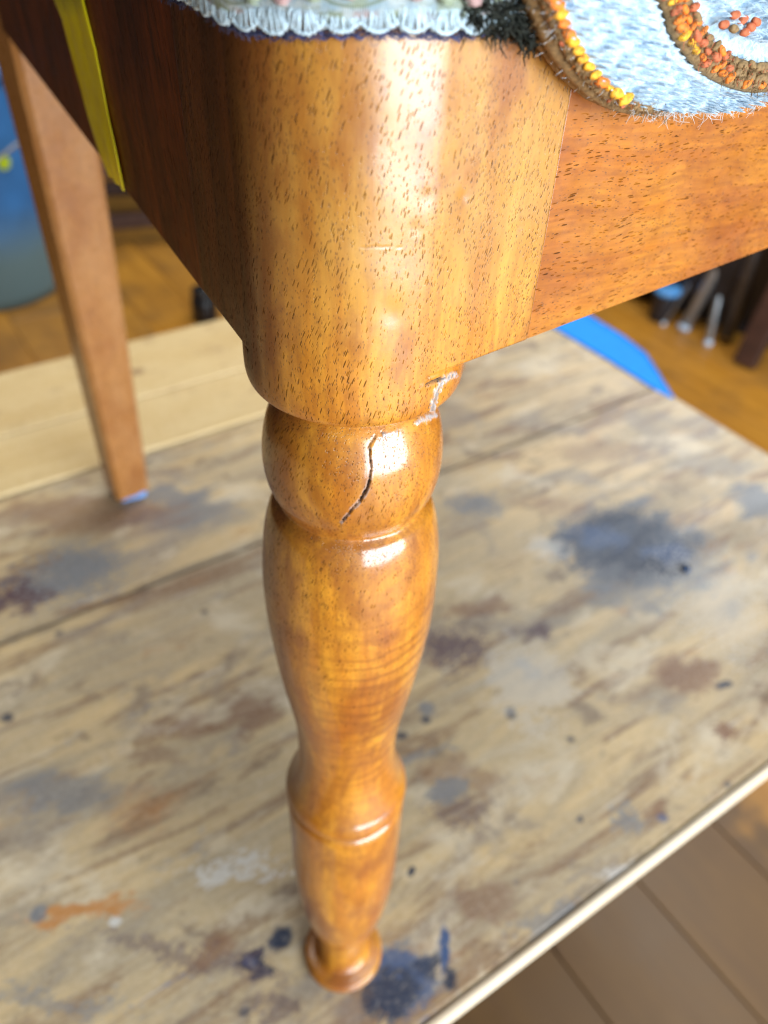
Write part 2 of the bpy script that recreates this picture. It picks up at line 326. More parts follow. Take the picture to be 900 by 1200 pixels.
for (s, q) in ((-.85, .22), (-.85, .56), (.30, .22), (.30, .56)):
    link('leg', frombm('leg', box(s - .03, s + .03, q - .03, q + .03, FZ + .001, -TH - .001, .003)), MD, bench)
link('cross_rail', frombm('cross_rail', box(-.82, .27, .37, .40, -.10, -TH - .002, .003)), MD, bench)
# ================================================================== chair
zB = .3375; RC = .0242; ZT = .4010
n2v = np.array([.63527, -.77229, 0]); u2v = np.array([.77229, .63527, 0])        # right rail outward normal and run
n1v = np.array([-.86839, -.49588, 0]); u1v = np.array([-.49588, .86839, 0])      # left rail
LS2 = .0280; LS1 = .030
prof_c = [(.0005, 0.000), (.0176, 0.000), (.0184, .0008), (.0188, .0022), (.0186, .0036), (.0176, .0042), (.0156, .0046), (.0136, .0050), (.0124, .0058), (.0119, .0075), (.0117, .012), (.0116, .020), (.0117, .0275), (.0120, .0305), (.0130, .0325), (.0142, .0370), (.0163, .0480), (.0190, .066), (.0204, .082), (.0211, .098), (.0213, .112), (.0213, .126), (.0214, .138), (.0215, .1440), (.0215, .1475), (.0211, .1492), (.0202, .1502), (.0194, .1508), (.0195, .1515), (.0208, .1521), (.0216, .1533), (.0219, .1550), (.0218, .1565), (.0213, .1585), (.0203, .1605), (.0192, .1635), (.0183, .1672), (.0174, .1715), (.0167, .1780), (.0166, .186), (.0173, .197), (.0188, .208), (.0207, .221), (.0223, .234), (.0234, .246), (.0239, .256), (.0239, .266), (.0234, .2755), (.0222, .2840), (.0206, .2895), (.0190, .2915),
          (.0184, .2923), (.0189, .2934), (.0199, .2956), (.0209, .2985), (.0215, .3018), (.02175, .3055), (.0215, .3098), (.0208, .3140), (.0196, .3180), (.0178, .3215), (.0162, .3235), (.0160, .3250), (.0178, .3262), (.0206, .3268), (.0222, .3271), (.0235, .3282), (.02405, .3300), (.0242, .3325), (.0242, .3369)]
def catmull(P, n):
    P = np.array(P, float); Q = np.vstack([2 * P[0] - P[1], P, 2 * P[-1] - P[-2]]); out = []
    for i in range(1, len(Q) - 2):
        p0, p1, p2_, p3 = Q[i - 1], Q[i], Q[i + 1], Q[i + 2]
        for k in range(n):
            u = k / n; out.append(.5 * ((2 * p1) + (-p0 + p2_) * u + (2 * p0 - 5 * p1 + 4 * p2_ - p3) * u * u + (-p0 + 3 * p1 - 3 * p2_ + p3) * u ** 3))
    out.append(P[-1]); return np.array(out)
pr = catmull(prof_c, 6)
# resample by length so the surface is fine enough for the crack and the dents
seg = np.r_[0, np.cumsum(np.hypot(*np.diff(pr, axis=0).T))]; K = 800
ss = np.linspace(0, seg[-1], K); pr = np.column_stack([np.interp(ss, seg, pr[:, 0]), np.interp(ss, seg, pr[:, 1])])
NS = 620
th = np.linspace(0, 2 * PI, NS, endpoint=False)
def _corner(nv, uv, L):                                     # exact corner directions of the square block
    q = nv * RC + uv * L; return math.atan2(q[1], q[0]) % (2 * PI)
a1 = math.atan2(n1v[1], n1v[0]) % (2 * PI); a2 = math.atan2(n2v[1], n2v[0]) % (2 * PI)
def rsec(th):
    out = np.empty_like(th)
    for i, a in enumerate(th):
        if a1 <= a <= a2: out[i] = RC; continue
        best = 9
        for (aa, d) in ((a1, RC), (a2, RC), (math.atan2(u2v[1], u2v[0]), LS2), (math.atan2(u1v[1], u1v[0]), LS1)):
            c = math.cos(a - aa)
            if c > 1e-3: best = min(best, d / c)
        out[i] = best
    return out
for _a in (_corner(n2v, u2v, LS2), _corner(n1v, u1v, LS1)): th[int(np.argmin(abs(th - _a)))] = _a
rs = rsec(th)
rows = [(pr[i, 0] * np.ones(NS), pr[i, 1]) for i in range(K)]
rows.append((np.full(NS, RC), zB - .0004)); rows.append((np.where(rs > RC + 1e-6, rs - .0003, RC), zB - .00005 * (rs <= RC + 1e-6)))
for zz in np.linspace(zB + .0004, ZT, 250): rows.append((rs, zz))
P = np.array([np.column_stack([r * np.cos(th), r * np.sin(th), np.zeros(NS) + z]) for r, z in rows])
P = P.reshape(-1, 3)
# cracks and dents, from their positions on the surface
px, py = proj(P); front = P[:, 1] < .004
nrm = np.column_stack([P[:, 0], P[:, 1], np.zeros(len(P))]); nrm /= np.linalg.norm(nrm, axis=1)[:, None] + 1e-9
crack = np.zeros(len(P)); disp = np.zeros(len(P))
def m_of(d, px, pts):                                        # one lip of the split stands a little proud
    xs = np.interp(py, [p[1] for p in pts] if pts[0][1] < pts[-1][1] else [p[1] for p in pts][::-1], [p[0] for p in pts] if pts[0][1] < pts[-1][1] else [p[0] for p in pts][::-1])
    return np.where((px > xs) & front, np.exp(-(d / 7.0) ** 2), 0) * (P[:, 2] > .2895) * (P[:, 2] < .34)
def poly_d(pts):
    best = np.full(len(P), 1e9); par = np.zeros(len(P)); pts = np.array(pts, float); n = len(pts) - 1
    for i in range(n):
        a, b_ = pts[i], pts[i + 1]; ab = b_ - a; t_ = np.clip(((px - a[0]) * ab[0] + (py - a[1]) * ab[1]) / (ab @ ab), 0, 1)
        d = np.hypot(px - a[0] - t_ * ab[0], py - a[1] - t_ * ab[1]); m_ = d < best; best[m_] = d[m_]; par[m_] = (i + t_[m_]) / n
    return best, par
jit = np.array([mn.noise(Vector(p) * 900) for p in P[(np.arange(len(P)))]]) if False else np.zeros(len(P))
lip = np.zeros(len(P))
for pts, wd, dep, zlo, zhi, dark in [
        ([(452, 506), (440, 511), (431, 525), (434, 527)], 1.0, .0003, .305, .3262, .6),
        ([(434, 526), (433, 532), (435, 545), (434, 558), (430, 573), (422, 586), (413, 596), (406, 605), (400, 612)], 1.1, .0012, .2895, .3262, 1),
        ([(492, 452), (504, 449), (516, 444), (530, 440)], 1.6, .0006, .327, .34, .9),
        ([(415, 291), (440, 289), (470, 290)], .9, .00012, .34, .40, .2),
        ([(519, 444), (513, 458), (507, 476), (503, 490)], 1.5, .0005, .327, .34, .5)]:
    d, par = poly_d(pts); wdt = wd * (0.22 + 1.25 * np.sin(np.clip(par, .02, .98) * PI) ** 1.5 + .10 * np.sin(par * 37) + .06 * np.sin(par * 91 + 1)); disp += dep * .22 * m_of(d, px, pts)
    if dark == 1:
        nr = np.where((d < 9) & front)[0]; nzv = np.array([mn.noise(Vector((P[i_][0] * 900, P[i_][1] * 900, P[i_][2] * 2200))) for i_ in nr])
        d = d.copy(); d[nr] += nzv * 1.3; lip[nr] = np.maximum(lip[nr], np.exp(-((d[nr] - wdt[nr] - .9) / .9) ** 2) * (nzv > -.12) * (P[nr, 2] > .2895) * (P[nr, 2] < .3262))
    m_ = front & (P[:, 2] > zlo) & (P[:, 2] < zhi); k = np.clip(1 - d / np.maximum(wdt, .7), 0, 1) * m_
    disp -= dep * k; crack = np.maximum(crack, np.clip(k * 2.2, 0, 1) * dark)
for (x, y, r, dep) in [(459, 366, 13, .00030), (487, 268, 7, .0001), (543, 231, 6, .00016), (500, 232, 9, .0001), (606, 268, 6, .00012), (415, 640, 6, .00015), (430, 600, 9, .0002)]:
    d = np.hypot(px - x, (py - y) * .8); disp -= front * dep * np.exp(-(d / r) ** 2)
glue = lip.copy() * .55
for pts, wd in (([(532, 439), (523, 442), (516, 449), (511, 460), (508, 470), (506, 480)], 3.0), ([(508, 486), (500, 490), (491, 494)], 3.0), ([(541, 448), (540, 458), (537, 466)], 2.2), ([(450, 509), (458, 508), (466, 506)], 2.2)):
    d, par = poly_d(pts); near = np.where((d < wd * 2.2) & front & (P[:, 2] > .3185) & (P[:, 2] < .342))[0]
    for i_ in near:
        nz_ = mn.noise(Vector(P[i_] * 2300)) + .6 * mn.noise(Vector(P[i_] * 5200)); gl = 1 - d[i_] / wd + nz_ * 1.3
        g_ = min(1, max(0, gl * 2.2)); glue[i_] = max(glue[i_], g_); disp[i_] += .00022 * g_ * (1 + nz_)
low = np.array([math.sin(p[2] * 160 + 3 * math.atan2(p[1], p[0])) for p in P[::1]]) * .00005
disp += low * np.clip((.3250 - P[:, 2]) / .004, 0, 1) + .00004 * np.sin(P[:, 2] * 420 + P[:, 0] * 260) * np.clip((P[:, 2] - zB - .001) / .004, 0, 1)
P = P + nrm * disp[:, None]
NR = len(rows); idx = np.arange(NR * NS).reshape(NR, NS)
fa = np.stack([idx[:-1], np.roll(idx, -1, 1)[:-1], np.roll(idx, -1, 1)[1:], idx[1:]], -1).reshape(-1, 4)
me = bpy.data.meshes.new('front_leg')
me.vertices.add(len(P)); me.vertices.foreach_set('co', P.astype(np.float32).ravel())
nf = len(fa); me.loops.add(nf * 4 + 2 * NS); me.polygons.add(nf + 2)
li = np.r_[fa.ravel(), idx[0][::-1], idx[-1]].astype(np.int32)
me.loops.foreach_set('vertex_index', li)
ls = np.r_[np.arange(nf) * 4, nf * 4, nf * 4 + NS].astype(np.int32); me.polygons.foreach_set('loop_start', ls)
me.polygons.foreach_set('use_smooth', np.r_[np.ones(nf, bool), False, False]); me.update(calc_edges=True); me.validate()
ag_ = me.attributes.new('glue', 'FLOAT', 'POINT'); ag_.data.foreach_set('value', glue.astype(np.float32))
at_ = me.attributes.new('crack', 'FLOAT', 'POINT'); at_.data.foreach_set('value', crack.astype(np.float32))
chair = empty('chair', (0, 0, 0))
tag(chair, 'honey varnished wooden chair with turned front leg standing on the stained bench', 'chair')
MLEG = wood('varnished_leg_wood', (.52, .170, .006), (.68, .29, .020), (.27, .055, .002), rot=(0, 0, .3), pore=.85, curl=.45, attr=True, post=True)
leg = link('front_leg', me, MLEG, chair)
leg['label'] = 'turned baluster leg with a cracked bead and square rounded block on top'
# ---- rails
def local_obj(name, bm_or_me, origin, xdir, parent, mat):
    me_ = bm_or_me if isinstance(bm_or_me, bpy.types.Mesh) else frombm(name, bm_or_me)
    o = link(name, me_, mat, parent); o.location = origin; o.rotation_euler = (0, 0, math.atan2(xdir[1], xdir[0])); return o
MR2 = wood('varnished_front_rail_wood', (.42, .122, .003), (.50, .178, .009), (.25, .052, .002), rot=(0, math.radians(90 - 6), 0), pore=.55, sc=.9, streak=.5, coat=.6, crough=.22)
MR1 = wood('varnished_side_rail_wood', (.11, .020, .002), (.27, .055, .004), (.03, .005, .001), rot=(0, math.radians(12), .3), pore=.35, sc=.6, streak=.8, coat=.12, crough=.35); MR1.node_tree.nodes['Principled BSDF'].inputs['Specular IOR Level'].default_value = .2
# right rail: local x along u2, local y = -n2 (inward)
rr2 = local_obj('front_rail', box(LS2 + .00038, .46, .00030, .024, zB, ZT - .0005, .00012, 2), tuple(n2v * RC), u2v, chair, MR2)
d1 = -u1v
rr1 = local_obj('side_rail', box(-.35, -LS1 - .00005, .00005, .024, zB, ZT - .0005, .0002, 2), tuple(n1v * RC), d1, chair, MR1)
# back rail and far legs complete the frame
LR = .355
back = u1v * LR; 
# ---- rear leg: tapered square leg
MRL = wood('varnished_rear_leg_wood', (.40, .155, .032), (.45, .195, .055), (.30, .095, .014), rot=(0, .02, .3), pore=.12, sc=.7, streak=.3, coat=.5, crough=.3)
def rear_leg(foot, top_c, w0, w1, name='rear_leg'):
    vs = []; fs = []; N = 14
    for i in range(N + 1):
        u = i / N; c = np.array(foot) * (1 - u) + np.array(top_c) * u; h_ = (w0 + (w1 - w0) * u) / 2; ch = .003
        for (a, b_) in ((-h_ + ch, -h_), (h_ - ch, -h_), (h_, -h_ + ch), (h_, h_ - ch), (h_ - ch, h_), (-h_ + ch, h_), (-h_, h_ - ch), (-h_, -h_ + ch)):
            p = c + u2v * a - n2v * b_; vs.append(p)
    for i in range(N):
        for k in range(8): fs.append((i * 8 + k, i * 8 + (k + 1) % 8, i * 8 + 8 + (k + 1) % 8, i * 8 + 8 + k))
    fs.append(tuple(range(7, -1, -1))); fs.append(tuple(range(N * 8, N * 8 + 8)))
    return link(name, mesh(name, vs, fs), MRL, chair)
ftp = at(147, 583, .006)
topc = np.array([-.176, .292, ZT - .004])
rl = rear_leg(ftp + [-.002, .013, 0], topc, .027, .038)
rl['label'] = 'tapered square back leg with blue felt foot pad'
pb = box(-.0105, .0105, -.0105, .0105, 0.0005, .0085, .003, 3)
pad = link('foot_pad', frombm('foot_pad', pb, True), plain('blue_felt', (.16, .32, .66), .85, .3, 200), rl)
pad.location = (ftp[0] + .001, ftp[1] + .012, 0); pad.rotation_euler = (0, 0, .5)
other = link('rear_leg', rl.data, None, chair); dlt = u2v * .34; other.location = tuple(dlt)
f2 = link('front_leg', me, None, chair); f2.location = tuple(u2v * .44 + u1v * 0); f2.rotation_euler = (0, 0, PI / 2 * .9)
local_obj('back_rail', box(-.02, .33, 0, .022, zB, ZT - .0006, .001), tuple(u1v * LR * .98 - n1v * -.0 + n1v * 0), u2v, chair, MR2)
def blob(c, r, sx=1, sy=1, sz=1, seed=0, n=10, am=.35):
    vs = []; fs = []
    for i in range(n + 1):
        for k in range(n * 2):
            a = PI * i / n; b_ = PI * k / n; v = Vector((math.sin(a) * math.cos(b_) * sx, math.sin(a) * math.sin(b_) * sy, math.cos(a) * sz))
            v *= r * (1 + am * mn.noise(v * 1.8 + Vector((seed, seed * 2.1, 0)))); vs.append(Vector(c) + v)
    m_ = n * 2
    for i in range(n):
        for k in range(m_): fs.append((i * m_ + k, (i + 1) * m_ + k, (i + 1) * m_ + (k + 1) % m_, i * m_ + (k + 1) % m_))
    return vs, fs
# ---- upholstery
def edge_path(off, s_left=-.30, s_right=.40, ds=.0015):
    """walk along the outside of the seat: left rail, rounded corner, right rail"""
    pts = []
    for s in np.arange(-s_left, 0, -ds): pts.append((u1v * s + n1v * (RC + off), n1v))
    na = 40
    for i in range(na + 1):
        a = a1 + (a2 - a1) * i / na; n = np.array([math.cos(a), math.sin(a), 0]); pts.append((n * (RC + off), n))
    for s in np.arange(ds, s_right, ds): pts.append((u2v * s + n2v * (RC + off), n2v))
    return pts
path = edge_path(0)
pl = np.array([p for p, n in path]); nl = np.array([n for p, n in path])
sl = np.r_[0, np.cumsum(np.linalg.norm(np.diff(pl, axis=0), axis=1))]
ic = int(np.argmin([abs(math.atan2(n[1], n[0]) % (2 * PI) - (a1 + a2) / 2) for n in nl])); sl -= sl[ic]      # arclength 0 at the middle of the corner
def on_edge(s, off, z):
    p = np.array([np.interp(s, sl, pl[:, i]) for i in range(3)]); n = np.array([np.interp(s, sl, nl[:, i]) for i in range(3)]); n /= np.linalg.norm(n)
    p = p + n * off; p[2] = z; return p, n
def brocade():
    t = NT('brocade_fabric'); at_u = t.n.new('ShaderNodeUVMap'); v = at_u.outputs[0]       # uv in millimetres
    sp = t.n.new('ShaderNodeSeparateXYZ'); t.l.new(v, sp.inputs[0])
    thr = t.wave(t.map(v, scale=(1, 1, 1)), 1.05, .5, 1, 1, 'X'); wf = t.wave(t.map(v, scale=(1, 1, 1)), 1.6, .8, 1, 1, 'Y')
    n = t.noise(t.map(v, scale=(.35, .55, 1)), 1, 4, .7)
    c = t.mix(t.rng(n, .4, .62, smooth=True), (.34, .50, .60), (.62, .70, .70))
    # rosettes: rings every 10.5 mm in a row, flowers of green and rose between them
    fx = t.mth('SUBTRACT', t.mth('FLOORED_MODULO', t.mth('ADD', sp.outputs[0], 3.5), 17.0), 8.5)
    nz = t.noise(t.map(v, scale=(1.2, .5, 1)), 1, 3, .7); nzz = t.mth('MULTIPLY', t.mth('SUBTRACT', nz, .5), 1.6)
    fy = t.mth('SUBTRACT', sp.outputs[1], 10.5)
    rad = t.mth('ADD', t.mth('SQRT', t.mth('ADD', t.mth('MULTIPLY', fx, fx), t.mth('MULTIPLY', t.mth('MULTIPLY', fy, fy), 1.9))), t.mth('MULTIPLY', nzz, .3))
    for r0 in (5.2, 4.4, 3.2, 1.6):
        ring = t.rng(t.mth('ABSOLUTE', t.mth('SUBTRACT', rad, r0)), .18, .38, .85, 0, True); c = t.mix(ring, c, (.16, .22, .10) if r0 in (5.2, 3.2) else (.30, .45, .50))
    bandy = t.rng(t.mth('ABSOLUTE', t.mth('ADD', t.mth('SUBTRACT', sp.outputs[1], 4.6), nzz)), 1.1, 1.9, 1, 0, True)
    def tuft(ofs):
        m_ = t.mth('FLOORED_MODULO', t.mth('ADD', t.mth('ADD', sp.outputs[0], nzz), ofs), 8.2); return t.mth('MULTIPLY', t.rng(t.mth('ABSOLUTE', t.mth('SUBTRACT', m_, 2.0)), 1.2, 1.7, 1, 0, True), bandy)
    leaf = tuft(0); rose = tuft(4.1)
    c = t.mix(t.mth('MULTIPLY', leaf, .85), c, (.22, .27, .09)); c = t.mix(t.mth('MULTIPLY', rose, .8), c, (.50, .30, .27))
    olive = t.rng(t.noise(t.map(v, loc=(5, 5, 0), scale=(.12, .2, 1)), 1, 5, .7), .52, .6, 0, .7, True); c = t.mix(olive, c, (.30, .36, .17))
    c = t.mix(t.rng(thr, .2, .75, .35, 0), c, (.28, .36, .36))
    h = t.mth('ADD', t.mth('MULTIPLY', thr, .6), t.mth('ADD', t.mth('MULTIPLY', wf, .3), t.mth('MULTIPLY', leaf, .7)))
    return t.out(c, .45, t.bump(h, .9, .00035), Sheen_Weight=.4)
MB_ = brocade()
s_arr = np.arange(-.20, .165, .0006)
sec = [(-.0015, .0), (.0008, -.0004), (.0026, .0006), (.0036, .003), (.0040, .007), (.0042, .012), (.0040, .020), (.0030, .028), (0, .037), (-.008, .046), (-.02, .052), (-.04, .056), (-.08, .060)]
sec = catmull(sec, 5)
secl = np.r_[0, np.cumsum(np.hypot(*np.diff(sec, axis=0).T))] * 1000
vs = []; uvs = []
zE = .3974
def edge_z(s):  # the hem wanders a little
    return zE + .0006 * math.sin(s * 160) + .0005 * math.sin(s * 61 + 1) + .0045 * max(0, (s - .018) / .02) ** 1.6
for s in s_arr:
    for (o_, z_), l_ in zip(sec, secl):
        if o_ < -.0235:                                                     # shrink towards the middle of the seat
            q, n = on_edge(s, -.0235, 0); q = q - (n1v + n2v) / np.linalg.norm(n1v + n2v) * (-.0235 - o_) ; q[2] = edge_z(s) + z_
        else: q, n = on_edge(s, o_ + .0003 * math.sin(s * 2000 / 6.3) * (z_ < .008), edge_z(s) + z_)
        vs.append(q); uvs.append((s * 1000, l_))
ns_ = len(sec); fs = [(i * ns_ + k, (i + 1) * ns_ + k, (i + 1) * ns_ + k + 1, i * ns_ + k + 1) for i in range(len(s_arr) - 1) for k in range(ns_ - 1)]
me = mesh('seat_cushion', vs, fs, True); uvl = me.uv_layers.new(name='UVMap')
lv = np.empty(len(me.loops), np.int32); me.loops.foreach_get('vertex_index', lv); uvl.data.foreach_set('uv', np.array(uvs, np.float32)[lv].ravel())
seat = link('seat_cushion', me, MB_, chair); seat['label'] = 'seat cover of pale silvery brocade with green and rose flowers'
# the seat board under the cloth closes the frame
sb = [tuple(n1v * .0 + u1v * .02 - np.array([0, 0, 0]))]
vsb = []
for zz in (ZT - .02, ZT + .04):
    for (a, b_) in ((.01, .01), (.42, .01), (.42, .33), (.01, .33)): q = u2v * a + u1v * b_; vsb.append((q[0], q[1], zz))
link('seat_board', mesh('seat_board', vsb, [(3, 2, 1, 0), (4, 5, 6, 7), (0, 1, 5, 4), (1, 2, 6, 5), (2, 3, 7, 6), (3, 0, 4, 7)]), plain('webbing_canvas', (.35, .30, .22), .8), chair)
# scalloped gimp along the hem: every scallop is a fan of threads
MGP = plain('silver_gimp_thread', (.48, .62, .70), .45, .3, 900, Sheen_Weight=.4); MGG = plain('olive_gimp_thread', (.30, .35, .24), .55, .3, 900)
MNV = plain('navy_hem_thread', (.035, .04, .12), .5, .5, 700)
def scallop_mesh(wd, seed):
    a_ = Acc(); r_ = random.Random(seed)
    for k in range(14):                                                      # fan of loops
        u = -1 + 2 * k / 13; x1 = u * wd * .46; dz = -.0012 * math.cos(u * 1.3)
        pts = [(x1 * .35, -.0002, .0030), (x1 * .75, -.0010, .0016), (x1, -.0011, dz + .0004), (x1 + .0001, -.0006, dz - .0001)]
        a_.add(tube([(x + r_.uniform(-1, 1) * .00025, y + r_.uniform(-1, 1) * .0002, z + r_.uniform(-1, 1) * .0002) for x, y, z in pts], .00015, 5))
    pts = [(-wd * .5 + wd * i / 10, -.0008 - .0003 * math.sin(i * PI / 10), -.0013 * math.sin(i * PI / 10) + .0002) for i in range(11)]
    a_.add(tube(pts, .00020, 6))
    for i in range(10):
        x = -wd * .5 + wd * (i + .5) / 10; zz = -.0013 * math.sin((i + .5) * PI / 10) + .0002
        a_.add(blob((x, -.0010, zz), .00024, 1, 1, 1.3, seed + i, 5))
    return a_.me('scallop')
WD = .0046; sm = [scallop_mesh(.0056, k) for k in range(6)]
for k, s in enumerate(np.arange(-.075, .045, WD)):
    p, n = on_edge(s, .0022, edge_z(s) + .0006)
    me_ = sm[k % 6]
    o = link('scallop', me_, MGP, seat)
    o.location = tuple(p); o.rotation_euler = (random.uniform(-.1, .1), random.uniform(-.07, .07), math.atan2(n[1], n[0]) + PI / 2)
MTP = plain('rose_tuft_thread', (.42, .25, .23), .5, .3, 900, Sheen_Weight=.4)
def tuft_mesh(seed):
    a_ = Acc(); r_ = random.Random(seed)
    for k in range(11):
        z = -.0011 + .0022 * k / 10; h_ = .0021 * (1 - .45 * abs(k - 5) / 5) * r_.uniform(.8, 1.15)
        a_.add(tube([(-h_, .0003, z + r_.uniform(-1, 1) * .0002), (-h_ * .4, -.0005, z), (h_ * .4, -.0006, z), (h_, .0002, z + r_.uniform(-1, 1) * .0002)], [.00006, .00014, .00014, .00006], 5))
    return a_.me('tuft')
tm = {m_.name: [tuft_mesh(k) for k in range(3)] for m_ in (MTP, MGG)}
for k, s in enumerate(np.arange(-.078, .050, .0041)):
    p, n = on_edge(s, .0040, edge_z(s) + .0046 + .0003 * math.sin(k)); m_ = (MTP, MGG)[k % 2]
    o = link('tuft', tm[m_.name][k % 3], m_, seat); o.location = tuple(p); o.rotation_euler = (0, random.uniform(-.2, .2), math.atan2(n[1], n[0]) + PI / 2)
a_ = Acc()
for k in range(5):
    pts = []; ph_ = rng.random() * 6
    for s in np.arange(-.06, .034, .0007):
        p, n = on_edge(s, .0011 + .0004 * math.sin(s * 2100 + ph_), edge_z(s) - .0006 - .00022 * k + .00035 * math.sin(s * 1400 * (1 + .2 * k) + ph_)); pts.append(p)
    a_.add(tube(pts, .00014, 5))
link('hem_thread', a_.me('hem_thread'), MNV, seat)
a_ = Acc()
for k in range(500):                                                        # loose fibres
    s = rng.uniform(-.07, .036); p, n = on_edge(s, .002, edge_z(s) - .0003); tx = np.array([-n[1], n[0], 0])
    a_.add(tube([p, p + n * .0006 * rng.random() + tx * rng.normal() * .0005 - [0, 0, rng.random() * .0008], p + n * .0007 + tx * rng.normal() * .001 - [0, 0, rng.random() * .0018]], .00004, 4))
tag(link('loose_fibre', a_.me('loose_fibre'), plain('navy_fibre', (.05, .06, .13), .7), seat), kind='stuff')
a_ = Acc()
for k in range(4200):  # black-green fibres in the gap beside the cloth, standing in for its shade
    x = random.uniform(548, 645); y = random.uniform(-25, 22 + (x - 548) * .30 if x < 620 else 50); p = onplane(x, y, n2v, RC + random.uniform(.0002, .0035))
    g1 = np.array([random.gauss(0, 1), random.gauss(0, 1), random.gauss(-.2, 1)]); g2 = np.array([random.gauss(0, 1), random.gauss(0, 1), random.gauss(-.3, 1)]); L_ = random.uniform(.0008, .0022)
    a_.add(tube([p, p + g1 * L_ * .5, p + (g1 + g2) * L_ * .5], [.00022, .00018, .00008], 4))
tag(link('gap_shade_fibre', a_.me('gap_shade_fibre'), plain('black_green_gap_shade', (.008, .010, .005), .9, .5, 500), seat), kind='stuff')
# ================================================================== yellow tape on the side rail
def strip_on_plane(name, pts_px, n, d, thick, mat, sub=14):
    pts = [onplane(x, y, n, d) for x, y in pts_px]; h_ = len(pts) // 2
    # pts given as left side top->bottom, then right side top->bottom
    vs = []; fs = []
    for i in range(h_):
        for k in range(sub + 1):
            u = k / sub; p = pts[i] * (1 - u) + pts[h_ + i] * u; wv = .00035 * math.sin(u * 9 + i) + .0003 * math.cos(u * PI * 2)
            vs.append(p + n * (.0004 + abs(wv)))
    base = len(vs); vs += [p - n * thick for p in vs[:base]]; W_ = sub + 1
    for i in range(h_ - 1):
        for k in range(sub):
            a = i * W_ + k; fs.append((a, a + 1, a + W_ + 1, a + W_)); fs.append((base + a, base + a + W_, base + a + W_ + 1, base + a + 1))
    rim = [i for i in range(W_)] + [(i + 1) * W_ - 1 for i in range(1, h_)] + [(h_ - 1) * W_ + k for k in range(sub - 1, -1, -1)] + [i * W_ for i in range(h_ - 2, 0, -1)]
    for a, b_ in zip(rim, rim[1:] + rim[:1]): fs.append((a, base + a, base + b_, b_))
    return mesh(name, vs, fs, True)
YL = [(58, -20), (76, 22), (86, 60), (96, 100), (104, 135), (114, 168), (128, 203)]
YR = [(97, -20), (105, 22), (114, 60), (122, 100), (130, 135), (139, 172), (149, 224)]
MY = plain('yellow_tape', (.95, .78, .008), .4, .12, 150)
o = link('yellow_tape', strip_on_plane('yellow_tape', YL + YR, n1v, RC + .0001, .0002, MY), MY)
tag(o, 'narrow bright yellow tape strip stuck down the dark side rail', 'tape')
# ================================================================== draped woven cloth over the front rail
DC = RC + .0075
def pz(x, y, d=DC): return onplane(x, y, n2v, d)
outer = [(612, -60), (628, -20), (645, 20), (664, 58), (690, 92), (712, 112), (738, 124), (775, 131), (815, 132), (850, 128), (890, 118), (930, 102), (985, 75), (1040, 40), (1090, 0)]
inner = [(742, -60), (758, -20), (770, 8), (779, 34), (793, 56), (808, 74), (824, 86), (842, 95), (860, 101), (878, 104), (896, 102), (920, 94), (960, 72), (1000, 40), (1030, 0)]
center = (905, -60)
OC = catmull(outer, 24); IC = catmull(inner, 24)
NT_ = len(OC)
rowsC = []
WB = 46
def cloth_bump(t_, w_):       # t_ mm along the hem, w_ 0..1 across the white band
    wm = w_ * 15.0
    r0 = math.sin(wm * 1.9 + .4 * math.sin(t_ * .8)) * .00022
    row = int(wm / 1.25); ph2 = (row * 1.9) % 6.28
    k1 = max(0, math.sin(t_ * 2.7 + ph2)) ** .6 * max(0, math.sin((wm / 1.25 % 1) * PI)) * .0034
    wide = mn.noise(Vector((t_ * .22, wm * .3, 3))) * .0011
    sm_ = .35 + .65 * (mn.noise(Vector((t_ * .35, wm * .6, 9))) > -.05)
    return (r0 + k1 * sm_ + wide) * (1 if w_ > 1.3 or w_ < .85 else .25)
hem_mm = np.r_[0, np.cumsum(np.hypot(*np.diff(OC, axis=0).T))] * .15
vs = []; NW = 110
for i in range(NT_):
    for j in range(NW):
        u = j / (NW - 1)
        if u < .62:
            q = u / .62; x, y = OC[i] * (1 - q) + IC[i] * q; w_ = q
        else:
            q = (u - .62) / .38; x, y = IC[i] * (1 - q) + np.array(center) * q; w_ = 1 + q
        rim_ = min(1, (u * 14)); off = -.0052 * (1 - rim_) ** 2 + .0018 * math.sin(min(w_, 1) * PI * .9)
        p = pz(x, y) + n2v * (off + cloth_bump(hem_mm[i], w_)); vs.append(p)
nb = len(vs); fs = [(i * NW + k, (i + 1) * NW + k, (i + 1) * NW + k + 1, i * NW + k + 1) for i in range(NT_ - 1) for k in range(NW - 1)]
# back side, so the cloth has thickness
vs2 = []
for i in range(NT_):
    for j in (0, NW - 1):
        pass
bk = []
for i in range(NT_):
    x, y = OC[i]; bk.append(pz(x, y) - n2v * .0070)
    bk.append(pz(*IC[i]) - n2v * .0070); bk.append(pz(*center) - n2v * .0070)
vs += bk
for i in range(NT_ - 1):
    a = nb + i * 3; fs += [(a, a + 1, a + 4, a + 3), (a + 1, a + 2, a + 5, a + 4), (i * NW, a, a + 3, (i + 1) * NW)]
t = NT('pale_blue_woven_wool'); v = t.map()
yf = t.noise(v, 420, 3, .6); n = t.noise(v, 900, 5, .7); n5 = t.noise(t.map(v, scale=(1, 1, 1)), 3500, 3, .7)
MWV = t.out(t.mix(t.rng(yf, .54, .64, 0, .6, True), t.mix(t.rng(n, .35, .65), (.36, .54, .70), (.64, .76, .84)), (.11, .22, .38)), .85, t.bump(t.mth('ADD', n, n5), .8, .0004), Sheen_Weight=.6)
cloth = empty('woven_cloth', tuple(np.array(pz(760, 110)))); cloth['label'] = 'pale blue woven wool cloth with orange stitched border hanging over the front rail'; cloth['category'] = 'cloth'
def cl_child(name, me_, mat, **k):
    o = link(name, me_, mat, cloth); o.location = tuple(-np.array(cloth.location)); return o
cl_child('woven_band', mesh('woven_band', vs, fs, True), MWV)
